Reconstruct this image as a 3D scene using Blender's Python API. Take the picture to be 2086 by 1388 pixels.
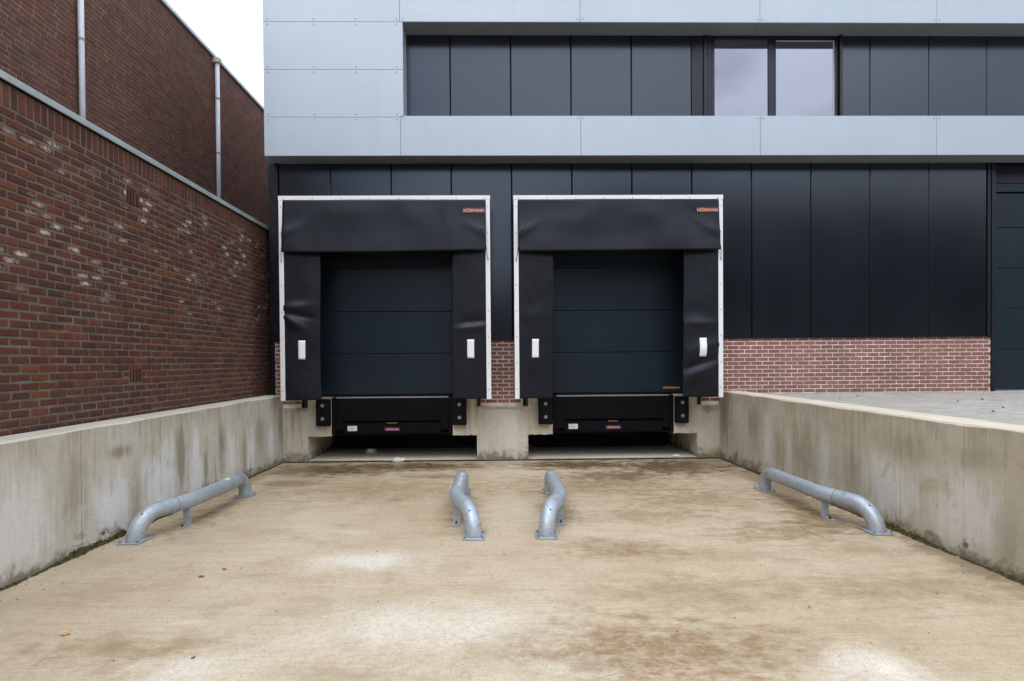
import bpy, math, random
from mathutils import Vector, Matrix, noise as mnoise
random.seed(7)
for o in list(bpy.data.objects): bpy.data.objects.remove(o)
scene = bpy.context.scene
COL = scene.collection

# ------------------------------------------------------------------ camera
def cam_axes(yaw, pitch, roll):
    f = Vector((math.sin(yaw)*math.cos(pitch), math.cos(yaw)*math.cos(pitch), -math.sin(pitch)))
    r = f.cross(Vector((0, 0, 1))).normalized(); u = r.cross(f)
    c, s = math.cos(roll), math.sin(roll)
    return c*r - s*u, s*r + c*u, f
R_, U_, F_ = cam_axes(0.016, 0.011, 0.0075)
CAMP = Vector((0, -10.34, 1.892))
cd = bpy.data.cameras.new('camera'); cam = bpy.data.objects.new('camera', cd); COL.objects.link(cam)
cam.matrix_world = Matrix(((R_.x, U_.x, -F_.x, CAMP.x), (R_.y, U_.y, -F_.y, CAMP.y), (R_.z, U_.z, -F_.z, CAMP.z), (0, 0, 0, 1)))
cd.sensor_width = 36; cd.lens = 1100/2086*36
cd.shift_x = (1043-1030.6)/2086; cd.shift_y = (748-694)/2086
cd.clip_start = 0.05; cd.clip_end = 3000
scene.camera = cam

def in_view(p, m=25):
    d = Vector(p)-CAMP; z = d.dot(F_)
    if z < .2: return False
    x = 1030.6+1100*d.dot(R_)/z; y = 748-1100*d.dot(U_)/z
    return -m < x < 2086+m and -m < y < 1388+m

# ------------------------------------------------------------------ node helper
class NT:
    def __init__(s, tree): s.t = tree; s.n = tree.nodes; s.l = tree.links
    def put(s, sock, v):
        if isinstance(v, bpy.types.NodeSocket): s.l.new(v, sock)
        elif v is not None: sock.default_value = v
    def node(s, typ, **kw):
        n = s.n.new(typ)
        for k, v in kw.items(): setattr(n, k, v)
        return n
    def math(s, op, a, b=None, c=None, clamp=False):
        n = s.node('ShaderNodeMath', operation=op, use_clamp=clamp)
        s.put(n.inputs[0], a); s.put(n.inputs[1], b)
        if c is not None: s.put(n.inputs[2], c)
        return n.outputs[0]
    def mix(s, f, a, b, blend='MIX'):
        n = s.node('ShaderNodeMix', data_type='RGBA', blend_type=blend)
        s.put(n.inputs[0], f)
        s.put(n.inputs[6], (*a, 1) if isinstance(a, tuple) and len(a) == 3 else a)
        s.put(n.inputs[7], (*b, 1) if isinstance(b, tuple) and len(b) == 3 else b)
        return n.outputs[2]
    def rng(s, v, a, b, c=0., d=1., smooth=True):
        n = s.node('ShaderNodeMapRange', interpolation_type='SMOOTHSTEP' if smooth else 'LINEAR')
        for i, q in enumerate((v, a, b, c, d)): s.put(n.inputs[i], q)
        return n.outputs[0]
    def noise(s, vec, scale, detail=4., rough=.55, dist=0., col=False):
        n = s.node('ShaderNodeTexNoise')
        s.put(n.inputs['Vector'], vec); n.inputs['Scale'].default_value = scale
        n.inputs['Detail'].default_value = detail; n.inputs['Roughness'].default_value = rough
        n.inputs['Distortion'].default_value = dist
        return n.outputs['Color' if col else 'Fac']
    def mapv(s, vec, scale=(1, 1, 1), loc=(0, 0, 0), rot=(0, 0, 0)):
        n = s.node('ShaderNodeMapping'); s.put(n.inputs[0], vec)
        n.inputs['Location'].default_value = loc; n.inputs['Rotation'].default_value = rot; n.inputs['Scale'].default_value = scale
        return n.outputs[0]
    def pos(s): return s.node('ShaderNodeNewGeometry').outputs['Position']
    def sep(s, v):
        n = s.node('ShaderNodeSeparateXYZ'); s.put(n.inputs[0], v); return n.outputs
    def comb(s, x, y, z):
        n = s.node('ShaderNodeCombineXYZ')
        for i, v in enumerate((x, y, z)): s.put(n.inputs[i], v)
        return n.outputs[0]
    def spot(s, u, v, u0, v0, ru, rv, nz, k=1.0, soft=.75):
        a = s.math('DIVIDE', s.math('SUBTRACT', u, u0), ru); b = s.math('DIVIDE', s.math('SUBTRACT', v, v0), rv)
        d = s.math('SQRT', s.math('ADD', s.math('MULTIPLY', a, a), s.math('MULTIPLY', b, b)))
        d = s.math('ADD', d, s.math('MULTIPLY', s.math('SUBTRACT', nz, .5), k))
        return s.rng(d, 1.0, 1.0-soft, 0., 1.)
    def bump(s, h, strength=.3, dist=.01, normal=None):
        n = s.node('ShaderNodeBump'); s.put(n.inputs['Height'], h)
        n.inputs['Strength'].default_value = strength; n.inputs['Distance'].default_value = dist
        if normal is not None: s.put(n.inputs['Normal'], normal)
        return n.outputs[0]

def new_mat(name):
    m = bpy.data.materials.new(name); m.use_nodes = True
    t = NT(m.node_tree); b = m.node_tree.nodes['Principled BSDF']
    return m, t, b

# ------------------------------------------------------------------ world: overcast sky with broken cloud
SUN_EL, SUN_AZ = math.radians(58), math.radians(200)   # azimuth from +Y, clockwise: behind the camera
world = bpy.data.worlds.new('World'); scene.world = world; world.use_nodes = True
w = NT(world.node_tree); bg = world.node_tree.nodes['Background']
sky = w.node('ShaderNodeTexSky', sky_type='NISHITA', sun_disc=False)
sky.sun_elevation = SUN_EL; sky.sun_rotation = SUN_AZ
gen = w.node('ShaderNodeTexCoord').outputs['Generated']
sx = w.sep(gen)
den = w.math('ADD', w.math('MAXIMUM', sx[2], 0.0), .22)
cv = w.comb(w.math('DIVIDE', sx[0], den), w.math('DIVIDE', sx[1], den), .37)
n1 = w.noise(cv, 1.15, 7, .55, .35)
n2 = w.noise(w.mapv(cv, loc=(3.1, 7.7, 1.3)), .55, 5, .5, .2)
cover = w.rng(n1, .30, .52)
ccol = w.mix(w.rng(n2, .33, .60), (6.2, 6.7, 7.6), (14.6, 15.2, 16.2))
n3 = w.noise(w.mapv(cv, loc=(6.3, 1.1, 2.2)), 1.5, 6, .5, .3)
ccol = w.mix(w.rng(n3, .40, .62, 0, .6), ccol, (4.2, 4.45, 5.0))
skyc = w.mix(cover, sky.outputs[0], ccol)
lum = w.math('ADD', w.math('MULTIPLY', w.math('MAXIMUM', sx[2], 0.0), 1.05), .50)
skyc = w.mix(1.0, skyc, w.comb(lum, lum, lum), 'MULTIPLY')
world.node_tree.links.new(skyc, bg.inputs['Color']); bg.inputs['Strength'].default_value = 0.10

sd = bpy.data.lights.new('sun', 'SUN'); sun = bpy.data.objects.new('sun', sd); COL.objects.link(sun)
sd.energy = 0.6; sd.angle = math.radians(40); sd.color = (1, .96, .9)
sdir = Vector((math.sin(SUN_AZ)*math.cos(SUN_EL), math.cos(SUN_AZ)*math.cos(SUN_EL), math.sin(SUN_EL)))
sun.rotation_euler = sdir.to_track_quat('Z', 'Y').to_euler()
vs = scene.view_settings; vs.view_transform = 'Standard'; vs.look = 'None'; vs.gamma = 1; vs.exposure = 0.68
vs.use_curve_mapping = False
scene.render.engine = 'CYCLES'

# ------------------------------------------------------------------ object helpers
class MB:
    def __init__(s): s.v = []; s.f = []; s.uv = None
    def box(s, x0, x1, y0, y1, z0, z1):
        i = len(s.v)
        s.v += [(x0, y0, z0), (x1, y0, z0), (x1, y1, z0), (x0, y1, z0), (x0, y0, z1), (x1, y0, z1), (x1, y1, z1), (x0, y1, z1)]
        s.f += [tuple(i+k for k in q) for q in ((0, 3, 2, 1), (4, 5, 6, 7), (0, 1, 5, 4), (1, 2, 6, 5), (2, 3, 7, 6), (3, 0, 4, 7))]
        return s
    def prism(s, pts, axis, a0, a1):
        """polygon pts (2D) extruded along axis ('x': pts=(y,z), 'y': pts=(x,z), 'z': pts=(x,y))"""
        i = len(s.v); n = len(pts)
        for a in (a0, a1):
            for p, q in pts: s.v.append({'x': (a, p, q), 'y': (p, a, q), 'z': (p, q, a)}[axis])
        s.f.append(tuple(range(i, i+n))[::-1]); s.f.append(tuple(range(i+n, i+2*n)))
        for k in range(n): s.f.append((i+k, i+(k+1) % n, i+n+(k+1) % n, i+n+k))
        return s
    def tube(s, path, r, n=20, caps=True, radii=None):
        path = [Vector(p) for p in path]; i0 = len(s.v); m = len(path); prev = None
        for k, p in enumerate(path):
            t = (path[min(k+1, m-1)]-path[max(k-1, 0)]).normalized()
            if prev is None: a = t.orthogonal().normalized()
            else: a = (prev - t*prev.dot(t)).normalized()
            prev = a; b = t.cross(a); rr = radii[k] if radii else r
            for j in range(n):
                th = 2*math.pi*j/n; s.v.append(tuple(p + rr*(math.cos(th)*a + math.sin(th)*b)))
        for k in range(m-1):
            for j in range(n):
                s.f.append((i0+k*n+j, i0+k*n+(j+1) % n, i0+(k+1)*n+(j+1) % n, i0+(k+1)*n+j))
        if caps: s.f.append(tuple(i0+j for j in range(n))[::-1]); s.f.append(tuple(i0+(m-1)*n+j for j in range(n)))
        return s
    def grid(s, fn, nu, nv):
        i = len(s.v)
        for a in range(nu+1):
            for b in range(nv+1): s.v.append(tuple(fn(a/nu, b/nv)))
        for a in range(nu):
            for b in range(nv):
                q = i+a*(nv+1)+b; s.f.append((q, q+nv+1, q+nv+2, q+1))
        return s
    def mesh(s, name):
        me = bpy.data.meshes.new(name); me.from_pydata([tuple(v) for v in s.v], [], s.f); me.update()
        return me
    def obj(s, name, mat, parent=None, bevel=0, smooth=False, solid=0, seg=2):
        me = s.mesh(name); me.materials.append(mat)
        o = bpy.data.objects.new(name, me); COL.objects.link(o)
        if parent: o.parent = parent
        if smooth:
            for p in me.polygons: p.use_smooth = True
        if solid:
            md = o.modifiers.new('solid', 'SOLIDIFY'); md.thickness = solid; md.offset = 0
        if bevel:
            md = o.modifiers.new('bevel', 'BEVEL'); md.width = bevel; md.segments = seg; md.limit_method = 'ANGLE'; md.angle_limit = math.radians(40)
        return o
def box(name, mat, parent, x0, x1, y0, y1, z0, z1, bevel=0): return MB().box(x0, x1, y0, y1, z0, z1).obj(name, mat, parent, bevel)
def tag(o, label, cat, group=None):
    o['label'] = label; o['category'] = cat
    if group: o['group'] = group
    return o
def structure(o): o['kind'] = 'structure'; return o
def stuff(o): o['kind'] = 'stuff'; return o
def thing(name, label, cat, loc=(0, 0, 0), group=None):
    o = bpy.data.objects.new(name, None); COL.objects.link(o); o.empty_display_size = .2
    o.location = loc
    return tag(o, label, cat, group)
def at(parent): return Vector(parent.location)
def rebase(o, parent):
    """mesh was built in world coordinates; keep it there under an offset parent"""
    if o.parent == parent: o.matrix_parent_inverse = Matrix.Translation(-at(parent))
    return o
def text_mesh(name, s, mat, parent, cx, y, cz, width, height, thick=.002):
    cu = bpy.data.curves.new(name, 'FONT'); cu.body = s; cu.offset = .018; cu.extrude = 0
    to = bpy.data.objects.new(name, cu); COL.objects.link(to)
    dg = bpy.context.evaluated_depsgraph_get(); dg.update()
    me = bpy.data.meshes.new_from_object(to.evaluated_get(dg)); bpy.data.objects.remove(to)
    xs = [v.co.x for v in me.vertices]; ys = [v.co.y for v in me.vertices]
    x0, x1, y0, y1 = min(xs), max(xs), min(ys), max(ys)
    for v in me.vertices:
        v.co = Vector((cx+((v.co.x-x0)/(x1-x0)-.5)*width, y, cz+((v.co.y-y0)/(y1-y0)-.5)*height))
    me.materials.clear(); me.materials.append(mat)
    o = bpy.data.objects.new(name, me); COL.objects.link(o); o.parent = parent
    return o

# ------------------------------------------------------------------ materials
def mat_plain(name, col, rough=.5, metal=0., spec=.5, var=.06, scale=6., bump=0., bscale=120.):
    m, t, b = new_mat(name)
    p = t.pos(); n = t.noise(p, scale, 5, .6)
    c = t.mix(t.rng(n, .3, .7), tuple(x*(1-var) for x in col), tuple(x*(1+var) for x in col))
    t.put(b.inputs['Base Color'], c)
    t.put(b.inputs['Roughness'], t.rng(t.noise(p, scale*2.3, 4), .3, .7, max(.02, rough-.06), min(1, rough+.06)))
    b.inputs['Metallic'].default_value = metal; b.inputs['Specular IOR Level'].default_value = spec
    if bump: t.put(b.inputs['Normal'], t.bump(t.noise(p, bscale, 3), bump, .002))
    return m

def mat_brick(name, cols, blotch=0., zr=(0, 1), bump=.5, speck=.3):
    m, t, b = new_mat(name)
    oi = t.node('ShaderNodeObjectInfo').outputs['Random']
    ge = t.node('ShaderNodeNewGeometry')
    r = t.math('FRACT', t.math('ADD', t.math('MULTIPLY', oi, 7.31), ge.outputs['Random Per Island']))
    r2 = t.math('FRACT', t.math('MULTIPLY', r, 37.7)); r3 = t.math('FRACT', t.math('MULTIPLY', r, 91.3))
    p = ge.outputs['Position']
    ramp = t.node('ShaderNodeValToRGB'); t.put(ramp.inputs[0], r)
    e = ramp.color_ramp.elements
    for i, c in enumerate(cols):
        q = i/(len(cols)-1)
        if i == 0: el = e[0]
        elif i == len(cols)-1: el = e[-1]
        else: el = e.new(q)
        el.position = q; el.color = (*c, 1)
    n = t.noise(p, 34, 6, .65); nb = t.noise(p, 1.1, 4, .6)
    c = t.mix(t.rng(n, .3, .75), ramp.outputs[0], (0, 0, 0)); c = t.mix(.35, ramp.outputs[0], c)
    c = t.mix(t.rng(nb, .35, .7, 0, .28), c, (.06, .045, .042))
    c = t.mix(t.rng(t.noise(p, 150, 2), .64, .76, 0, speck), c, (.42, .32, .26))
    if blotch:
        uv = t.node('ShaderNodeUVMap').outputs[0]; us = t.sep(uv)
        nz = t.noise(p, 17, 6, .7, .6)
        sp = t.spot(us[0], us[1], t.rng(r3, 0, 1, .3, .7, False), t.rng(t.math('FRACT', t.math('MULTIPLY', r3, 13.)), 0, 1, .3, .65, False), .52, .48, nz, 2.2, .8)
        ring = t.math('MULTIPLY', sp, t.rng(t.noise(p, 30, 5, .7), .34, .56))
        zz = t.sep(p)[2]
        band = t.math('MULTIPLY', t.rng(zz, zr[0], zr[0]+.45), t.rng(zz, zr[1], zr[1]-.3))
        pat = t.math('MULTIPLY', band, t.rng(t.noise(p, .9, 2), .38, .62))
        msk = t.math('MULTIPLY', ring, t.math('MULTIPLY', t.rng(r2, .70, .9), pat))
        c = t.mix(t.math('MULTIPLY', msk, blotch, clamp=True), c, (.62, .55, .50))
    t.put(b.inputs['Base Color'], c); b.inputs['Roughness'].default_value = .85
    b.inputs['Specular IOR Level'].default_value = .25
    t.put(b.inputs['Normal'], t.bump(t.noise(p, 60, 6, .7), bump, .006))
    return m

def mat_mortar(name, col):
    return mat_plain(name, col, .95, spec=.1, var=.22, scale=4.5, bump=.5, bscale=140)

M = {}
M['brick_dark'] = mat_brick('brick_dark', [(.105, .036, .027), (.155, .050, .032), (.10, .040, .035), (.14, .043, .029), (.195, .066, .034), (.085, .036, .032), (.125, .044, .031)], blotch=1.05, zr=(2.45, 4.3))
M['brick_upper'] = mat_brick('brick_upper', [(.15, .056, .042), (.20, .078, .058), (.16, .07, .06), (.205, .07, .044), (.155, .07, .054), (.13, .058, .056)], speck=.15)
M['brick_red'] = mat_brick('brick_red', [(.30, .138, .115), (.34, .162, .137), (.32, .148, .123), (.28, .128, .108), (.36, .178, .152)], bump=.3)
M['mortar_dark'] = mat_mortar('mortar_dark', (.155, .138, .108))
M['mortar_upper'] = mat_mortar('mortar_upper', (.20, .165, .13))
M['mortar_light'] = mat_mortar('mortar_light', (.78, .69, .62))

def mat_concrete_wall(name, base, tint, axis, spots, whites, boards=.9, runs=1.):
    m, t, b = new_mat(name)
    ge = t.node('ShaderNodeNewGeometry'); p = ge.outputs['Position']; s = t.sep(p); u = s[1] if axis == 'y' else s[0]; z = s[2]
    vert = t.rng(t.math('ABSOLUTE', t.sep(ge.outputs['True Normal'])[2]), .6, .3)     # run marks only on upright faces
    def st(fu, fz, seed, det=5): return t.noise(t.comb(t.math('MULTIPLY', u, fu), seed, t.math('MULTIPLY', z, fz)), 1., det, .65, .25)
    big = t.noise(p, 1.1, 7, .62, .4); med = t.noise(p, 6, 7, .68, .2); fine = t.noise(p, 70, 5, .65)
    wn = t.node('ShaderNodeTexWhiteNoise', noise_dimensions='1D')
    cell = t.math('DIVIDE', u, boards); t.put(wn.inputs['W'], t.math('FLOOR', cell))
    brown = (.25, .20, .12)
    c = t.mix(t.rng(big, .36, .66), base, tint)
    c = t.mix(t.rng(med, .40, .70, 0, .45), c, tuple(x*.80 for x in tint))
    runsm = t.math('MULTIPLY', t.math('MULTIPLY', t.rng(st(7., .45, 0.), .50, .68), t.rng(st(1.1, .9, 4.), .42, .62)), t.math('MULTIPLY', vert, .75*runs))
    c = t.mix(runsm, c, brown)
    c = t.mix(t.math('MULTIPLY', t.rng(st(34., 1.1, 9., 3), .52, .78), t.math('MULTIPLY', vert, .35)), c, brown)
    c = t.mix(t.math('MULTIPLY', wn.outputs['Value'], t.math('MULTIPLY', vert, .22)), c, tuple(x*.70 for x in tint))
    nz = t.math('ADD', t.math('MULTIPLY', st(9., .8, 2., 7), .6), t.math('MULTIPLY', t.noise(p, 2.6, 7, .7, .5), .4))
    for (u0, v0, ru, rv, k) in whites:
        c = t.mix(t.math('MULTIPLY', t.spot(u, z, u0, v0, ru, rv, nz, 3.4, .8), t.math('MULTIPLY', vert, k)), c, (.78, .78, .78))
    for (u0, v0, ru, rv, k) in spots:
        c = t.mix(t.math('MULTIPLY', t.spot(u, z, u0, v0, ru, rv, nz, 3.6, .9), t.math('MULTIPLY', vert, k)), c, brown)
    drip = t.math('MULTIPLY', t.rng(t.math('ADD', z, t.math('MULTIPLY', t.math('SUBTRACT', st(13., .6, 6., 6), .5), 1.3)), .98, 1.28), t.rng(st(2.2, .8, 3.), .38, .60))
    c = t.mix(t.math('MULTIPLY', drip, t.math('MULTIPLY', vert, .60*runs)), c, (.24, .19, .11))
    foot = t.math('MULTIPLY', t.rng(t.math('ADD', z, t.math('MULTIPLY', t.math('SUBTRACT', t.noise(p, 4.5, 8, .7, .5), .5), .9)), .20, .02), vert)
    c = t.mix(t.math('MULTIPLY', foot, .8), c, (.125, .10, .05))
    c = t.mix(t.math('MULTIPLY', t.rng(t.noise(p, 2.3, 8, .7, .9), .56, .70), t.math('MULTIPLY', vert, .5)), c, (.40, .31, .16))
    fr = t.math('ABSOLUTE', t.math('SUBTRACT', t.math('FRACT', cell), .5))
    line = t.math('MULTIPLY', t.rng(fr, .492, .498, 0, 1), vert)
    c = t.mix(t.math('MULTIPLY', line, t.rng(med, .35, .6, .0, .55)), c, (.16, .13, .09))
    vo = t.node('ShaderNodeTexVoronoi'); t.put(vo.inputs['Vector'], p); vo.inputs['Scale'].default_value = 9
    hole = t.math('MULTIPLY', t.rng(vo.outputs['Distance'], .075, .04, 0, 1), t.rng(med, .5, .56))
    c = t.mix(t.math('MULTIPLY', hole, .8), c, (.06, .05, .035))
    scr = t.rng(t.noise(t.mapv(p, (1, 1, 1), rot=(.6, .3, .2)), 3.2, 8, .75, 1.6), .655, .70)
    c = t.mix(t.math('MULTIPLY', scr, .4), c, (.16, .13, .07))
    c = t.mix(t.rng(fine, .35, .75, 0, .30), c, tuple(x*.55 for x in base))
    t.put(b.inputs['Base Color'], c)
    t.put(b.inputs['Roughness'], t.rng(big, .3, .7, .72, .9)); b.inputs['Specular IOR Level'].default_value = .3
    h = t.math('ADD', t.math('MULTIPLY', fine, .4), t.math('ADD', t.math('MULTIPLY', med, .7), t.math('ADD', t.math('MULTIPLY', line, -1.2), t.math('MULTIPLY', hole, -2.))))
    t.put(b.inputs['Normal'], t.bump(h, .45, .007))
    return m
M['conc_left'] = mat_concrete_wall('conc_left', (.65, .625, .55), (.58, .54, .445), 'y',
    [(-4.45, .95, .25, .12, .8), (-3.35, .75, .14, .6, .8), (-2.3, .7, .15, .6, .8), (-5.1, .7, .2, .6, .5), (-1.0, .7, .3, .5, .5), (-.1, .7, .25, .7, .75), (-4.2, .35, .14, .5, .6), (-2.75, .55, .08, .5, .7), (-1.6, .5, .12, .5, .6)],
    [(-3.8, .45, .52, .62, 1.), (-4.55, .35, .34, .6, .95), (-3.0, .45, .26, .7, 1.), (-2.0, .5, .26, .6, .95), (-5.7, .5, .5, .6, .7), (-1.35, .5, .22, .6, .9), (-.55, .45, .2, .5, .8)], boards=1.25, runs=.7)
M['conc_right'] = mat_concrete_wall('conc_right', (.61, .56, .46), (.54, .485, .375), 'y',
    [(-4.7, .95, .5, .25, .45), (-5.6, 1.0, .4, .2, .4), (-1.4, .8, .35, .5, .5), (-2.9, .6, .5, .6, .5), (-.3, .7, .35, .7, .7), (-5.9, .35, .2, .5, .5), (-2.2, .5, .25, .5, .55), (-3.9, .5, .2, .6, .5)],
    [(-4.5, .5, .55, .5, .6), (-5.5, .5, .6, .5, .6), (-1.9, .6, .2, .7, .5), (-3.35, .5, .2, .6, .5), (-2.5, .5, .12, .5, .4)], boards=.78, runs=.65)
M['conc_dock'] = mat_concrete_wall('conc_dock', (.63, .585, .49), (.57, .52, .42), 'x',
    [(-3.9, .12, .2, .14, .7), (-3.75, 1.0, .2, .06, .8), (.1, 1.0, .5, .04, .6), (4.05, .95, .2, .10, .8), (4.15, .1, .2, .15, .6)],
    [(.25, .5, .3, .5, .4)], boards=.62)

def mat_floor():
    m, t, b = new_mat('floor_concrete')
    p = t.pos(); s = t.sep(p); x, y = s[0], s[1]
    big = t.noise(p, .55, 6, .6, .4); med = t.noise(p, 2.6, 6, .65, .3); fine = t.noise(p, 90, 4, .65)
    grain = t.noise(p, 260, 2, .6)
    broom = t.noise(t.comb(t.math('MULTIPLY', x, 1.6), t.math('MULTIPLY', y, 46.), 0), 1., 5, .7, .05)
    broom2 = t.noise(t.comb(t.math('MULTIPLY', x, .7), t.math('MULTIPLY', y, 11.), 3), 1., 5, .65, .15)
    c = t.mix(t.rng(big, .33, .67), (.475, .388, .276), (.555, .472, .358))
    c = t.mix(t.rng(med, .45, .75, 0, .5), c, (.32, .25, .165))
    c = t.mix(t.rng(broom2, .48, .75, 0, .28), c, (.31, .24, .155))
    c = t.mix(t.rng(broom, .48, .72, 0, .48), c, (.27, .20, .115))
    line = t.noise(t.comb(t.math('MULTIPLY', x, .5), t.math('MULTIPLY', y, 110.), 7), 1., 3, .6, .02)
    c = t.mix(t.math('MULTIPLY', t.rng(line, .56, .74), t.rng(med, .35, .6, .1, .5)), c, (.22, .16, .09))
    nz = t.noise(p, 2.2, 9, .72, .5)
    nz2 = t.noise(t.comb(t.math('MULTIPLY', x, 2.3), t.math('MULTIPLY', y, 4.6), 0), 1.6, 9, .78, .45)
    brown = [(1.0, -6.95, 1.5, .6, .95), (1.17, -5.1, .9, .45, .8), (1.5, -6.1, 1.0, .5, .6), (3.1, -4.6, 1.2, .55, .9), (2.7, -3.2, 1.4, .8, .75), (3.1, -6.1, 1.6, .5, .65), (-2.4, -6.85, .9, .3, .7), (-.2, -6.0, .8, .15, .25), (2.2, -5.3, 1.2, .25, .35), (-3.3, -6.0, .6, .4, .3), (1.6, -2.2, 2.4, 1.2, .9), (-1.8, -2.4, 2.2, 1.2, .7), (-3.6, -3.7, .45, 1.2, .9), (-.45, -3.6, .4, 1.1, .9), (.72, -3.6, .4, 1.1, .9), (3.75, -3.7, .5, 1.3, 1.), (-1.4, -3.05, .25, .12, .9), (1.9, -3.9, 1.2, .5, .7), (3.6, -5.2, .7, .3, .5), (.9, -7.4, 1., .3, .5)]  # brown stains; those under the wheel guides also paint in their contact shadows
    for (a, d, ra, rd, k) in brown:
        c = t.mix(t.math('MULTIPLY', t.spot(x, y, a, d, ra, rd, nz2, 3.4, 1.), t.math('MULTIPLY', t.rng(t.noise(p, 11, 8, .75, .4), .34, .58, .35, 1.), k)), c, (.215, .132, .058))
    pale = [(-1.22, -5.36, .75, .42, .9), (-.55, -6.6, 1.4, .55, .75), (2.27, -7.2, .30, .30, 1.0), (2.1, -7.5, .5, .4, 1.0), (-1.85, -7.15, .55, .3, .8), (-1.6, -4.45, .3, .12, .35), (-2.2, -6.5, .2, .06, .5), (0.1, -7.2, .9, .25, .35)]
    for (a, d, ra, rd, k) in pale:
        c = t.mix(t.math('MULTIPLY', t.spot(x, y, a, d, ra, rd, nz, 1.8, .95), k), c, (.70, .66, .58))
    # damp strip along the drain and the walls
    wet = None
    for (a, d, ra, rd, k) in [(-3.0, -.85, 1.9, .8, 1.), (-1.7, -.6, 2.6, .65, 1.), (3.2, -.85, 1.9, 1.2, 1.), (1.4, -.6, 1.7, .65, 1.), (2.0, -1.6, 1.2, .5, .75), (-3.3, -1.9, .8, .35, .55), (-1.0, -1.5, .9, .3, .5), (.0, -.5, .8, .16, .35), (4.1, -2.2, .35, 2.2, .6), (-3.95, -2., .25, 2., .5), (-2.9, -1.7, .4, .1, .4), (3.7, -4.3, .6, .6, .45), (4.2, -5.6, .3, 1.2, .5), (1.4, -1.0, .6, .1, .4)]:
        q = t.math('MULTIPLY', t.spot(x, y, a, d, ra, rd, nz2, 3.2, .8), k)
        wet = q if wet is None else t.math('MAXIMUM', wet, q)
    c = t.mix(wet, c, (.13, .086, .038))
    # small rust / dirt flecks
    fl = t.rng(t.noise(t.mapv(p, (1, 2, 1)), 7.5, 3, .5), .70, .76)
    c = t.mix(t.math('MULTIPLY', fl, .5), c, (.23, .12, .06))
    c = t.mix(t.rng(fine, .38, .72, 0, .42), c, (.24, .175, .095))
    c = t.mix(t.rng(t.noise(p, 24, 6, .7), .42, .68, 0, .30), c, (.27, .20, .115))
    c = t.mix(t.rng(grain, .52, .75, 0, .45), c, (.17, .125, .075))
    c = t.mix(t.rng(t.noise(t.mapv(p, loc=(5, 3, 0)), 200, 2, .6), .60, .78, 0, .4), c, (.75, .70, .60))
    t.put(b.inputs['Base Color'], c)
    rg = t.math('SUBTRACT', t.rng(med, .3, .7, .80, .66), t.math('MULTIPLY', wet, .5))
    t.put(b.inputs['Roughness'], rg); b.inputs['Specular IOR Level'].default_value = .35
    h = t.math('ADD', t.math('MULTIPLY', broom, .8), t.math('MULTIPLY', fine, .5))
    t.put(b.inputs['Normal'], t.bump(h, .4, .006))
    return m
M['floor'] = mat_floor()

def mat_pavers():
    m, t, b = new_mat('yard_pavers')
    p = t.pos()
    br = t.node('ShaderNodeTexBrick'); t.put(br.inputs['Vector'], t.mapv(p, (1, 1, 0)))
    br.inputs['Color1'].default_value = (.30, .29, .27, 1); br.inputs['Color2'].default_value = (.46, .44, .41, 1)
    br.inputs['Mortar'].default_value = (.22, .21, .19, 1); br.inputs['Scale'].default_value = 1
    br.inputs['Brick Width'].default_value = .21; br.inputs['Row Height'].default_value = .105; br.inputs['Mortar Size'].default_value = .006
    big = t.noise(p, .8, 6, .6, .3); n = t.noise(p, 30, 5, .7)
    c = t.mix(t.rng(big, .35, .7, 0, .45), br.outputs['Color'], (.33, .29, .23))
    c = t.mix(t.rng(n, .3, .75, 0, .35), c, (.2, .19, .17))
    t.put(b.inputs['Base Color'], c); b.inputs['Roughness'].default_value = .85
    h = t.math('ADD', t.math('MULTIPLY', br.outputs['Fac'], -1.), t.math('MULTIPLY', n, .3))
    t.put(b.inputs['Normal'], t.bump(h, .5, .005))
    return m
M['pavers'] = mat_pavers()

def mat_cladding():
    m, t, b = new_mat('cladding_anthracite')
    p = t.pos(); s = t.sep(p)
    wv = t.math('SINE', t.math('MULTIPLY', s[0], 2*math.pi/.022))
    n = t.noise(p, .7, 4, .5); n2 = t.noise(t.mapv(p, (30, 30, .8)), 1., 4, .6)
    c = t.mix(t.rng(n, .3, .7), (.0045, .0052, .0075), (.0065, .0072, .0098))
    oi = t.node('ShaderNodeObjectInfo').outputs['Random']
    c = t.mix(t.math('MULTIPLY', oi, .25), c, (.009, .010, .013))
    t.put(b.inputs['Base Color'], c)
    t.put(b.inputs['Roughness'], t.rng(n, .3, .7, .19, .22)); b.inputs['Specular IOR Level'].default_value = .5; b.inputs['IOR'].default_value = 1.70; b.inputs['Specular Tint'].default_value = (.78, .90, 1.10, 1)
    t.put(b.inputs['Normal'], t.bump(wv, .10, .0010))
    return m
M['clad'] = mat_cladding()
M['gap'] = mat_plain('gap_black', (.004, .004, .005), .8, spec=.1)

def mat_silver():
    m, t, b = new_mat('silver_panel')
    p = t.pos(); n = t.noise(p, .45, 4, .5); n2 = t.noise(p, 6, 5, .6)
    oi = t.node('ShaderNodeObjectInfo').outputs['Random']
    c = t.mix(t.rng(n, .3, .7), (.375, .44, .515), (.42, .48, .555))
    c = t.mix(t.math('MULTIPLY', oi, .4), c, (.40, .455, .525))
    c = t.mix(t.rng(n2, .5, .8, 0, .10), c, (.36, .38, .40))
    c = t.mix(t.math('MULTIPLY', t.rng(t.noise(t.mapv(p, (5, 5, .25)), 1., 5, .6), .5, .75), .16), c, (.30, .33, .36))
    t.put(b.inputs['Normal'], t.bump(t.noise(p, .9, 2, .4), .22, .02))
    t.put(b.inputs['Base Color'], c); b.inputs['Metallic'].default_value = .25
    t.put(b.inputs['Roughness'], t.rng(n2, .3, .7, .36, .44)); b.inputs['Specular IOR Level'].default_value = .5
    return m
M['silver'] = mat_silver()
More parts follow.
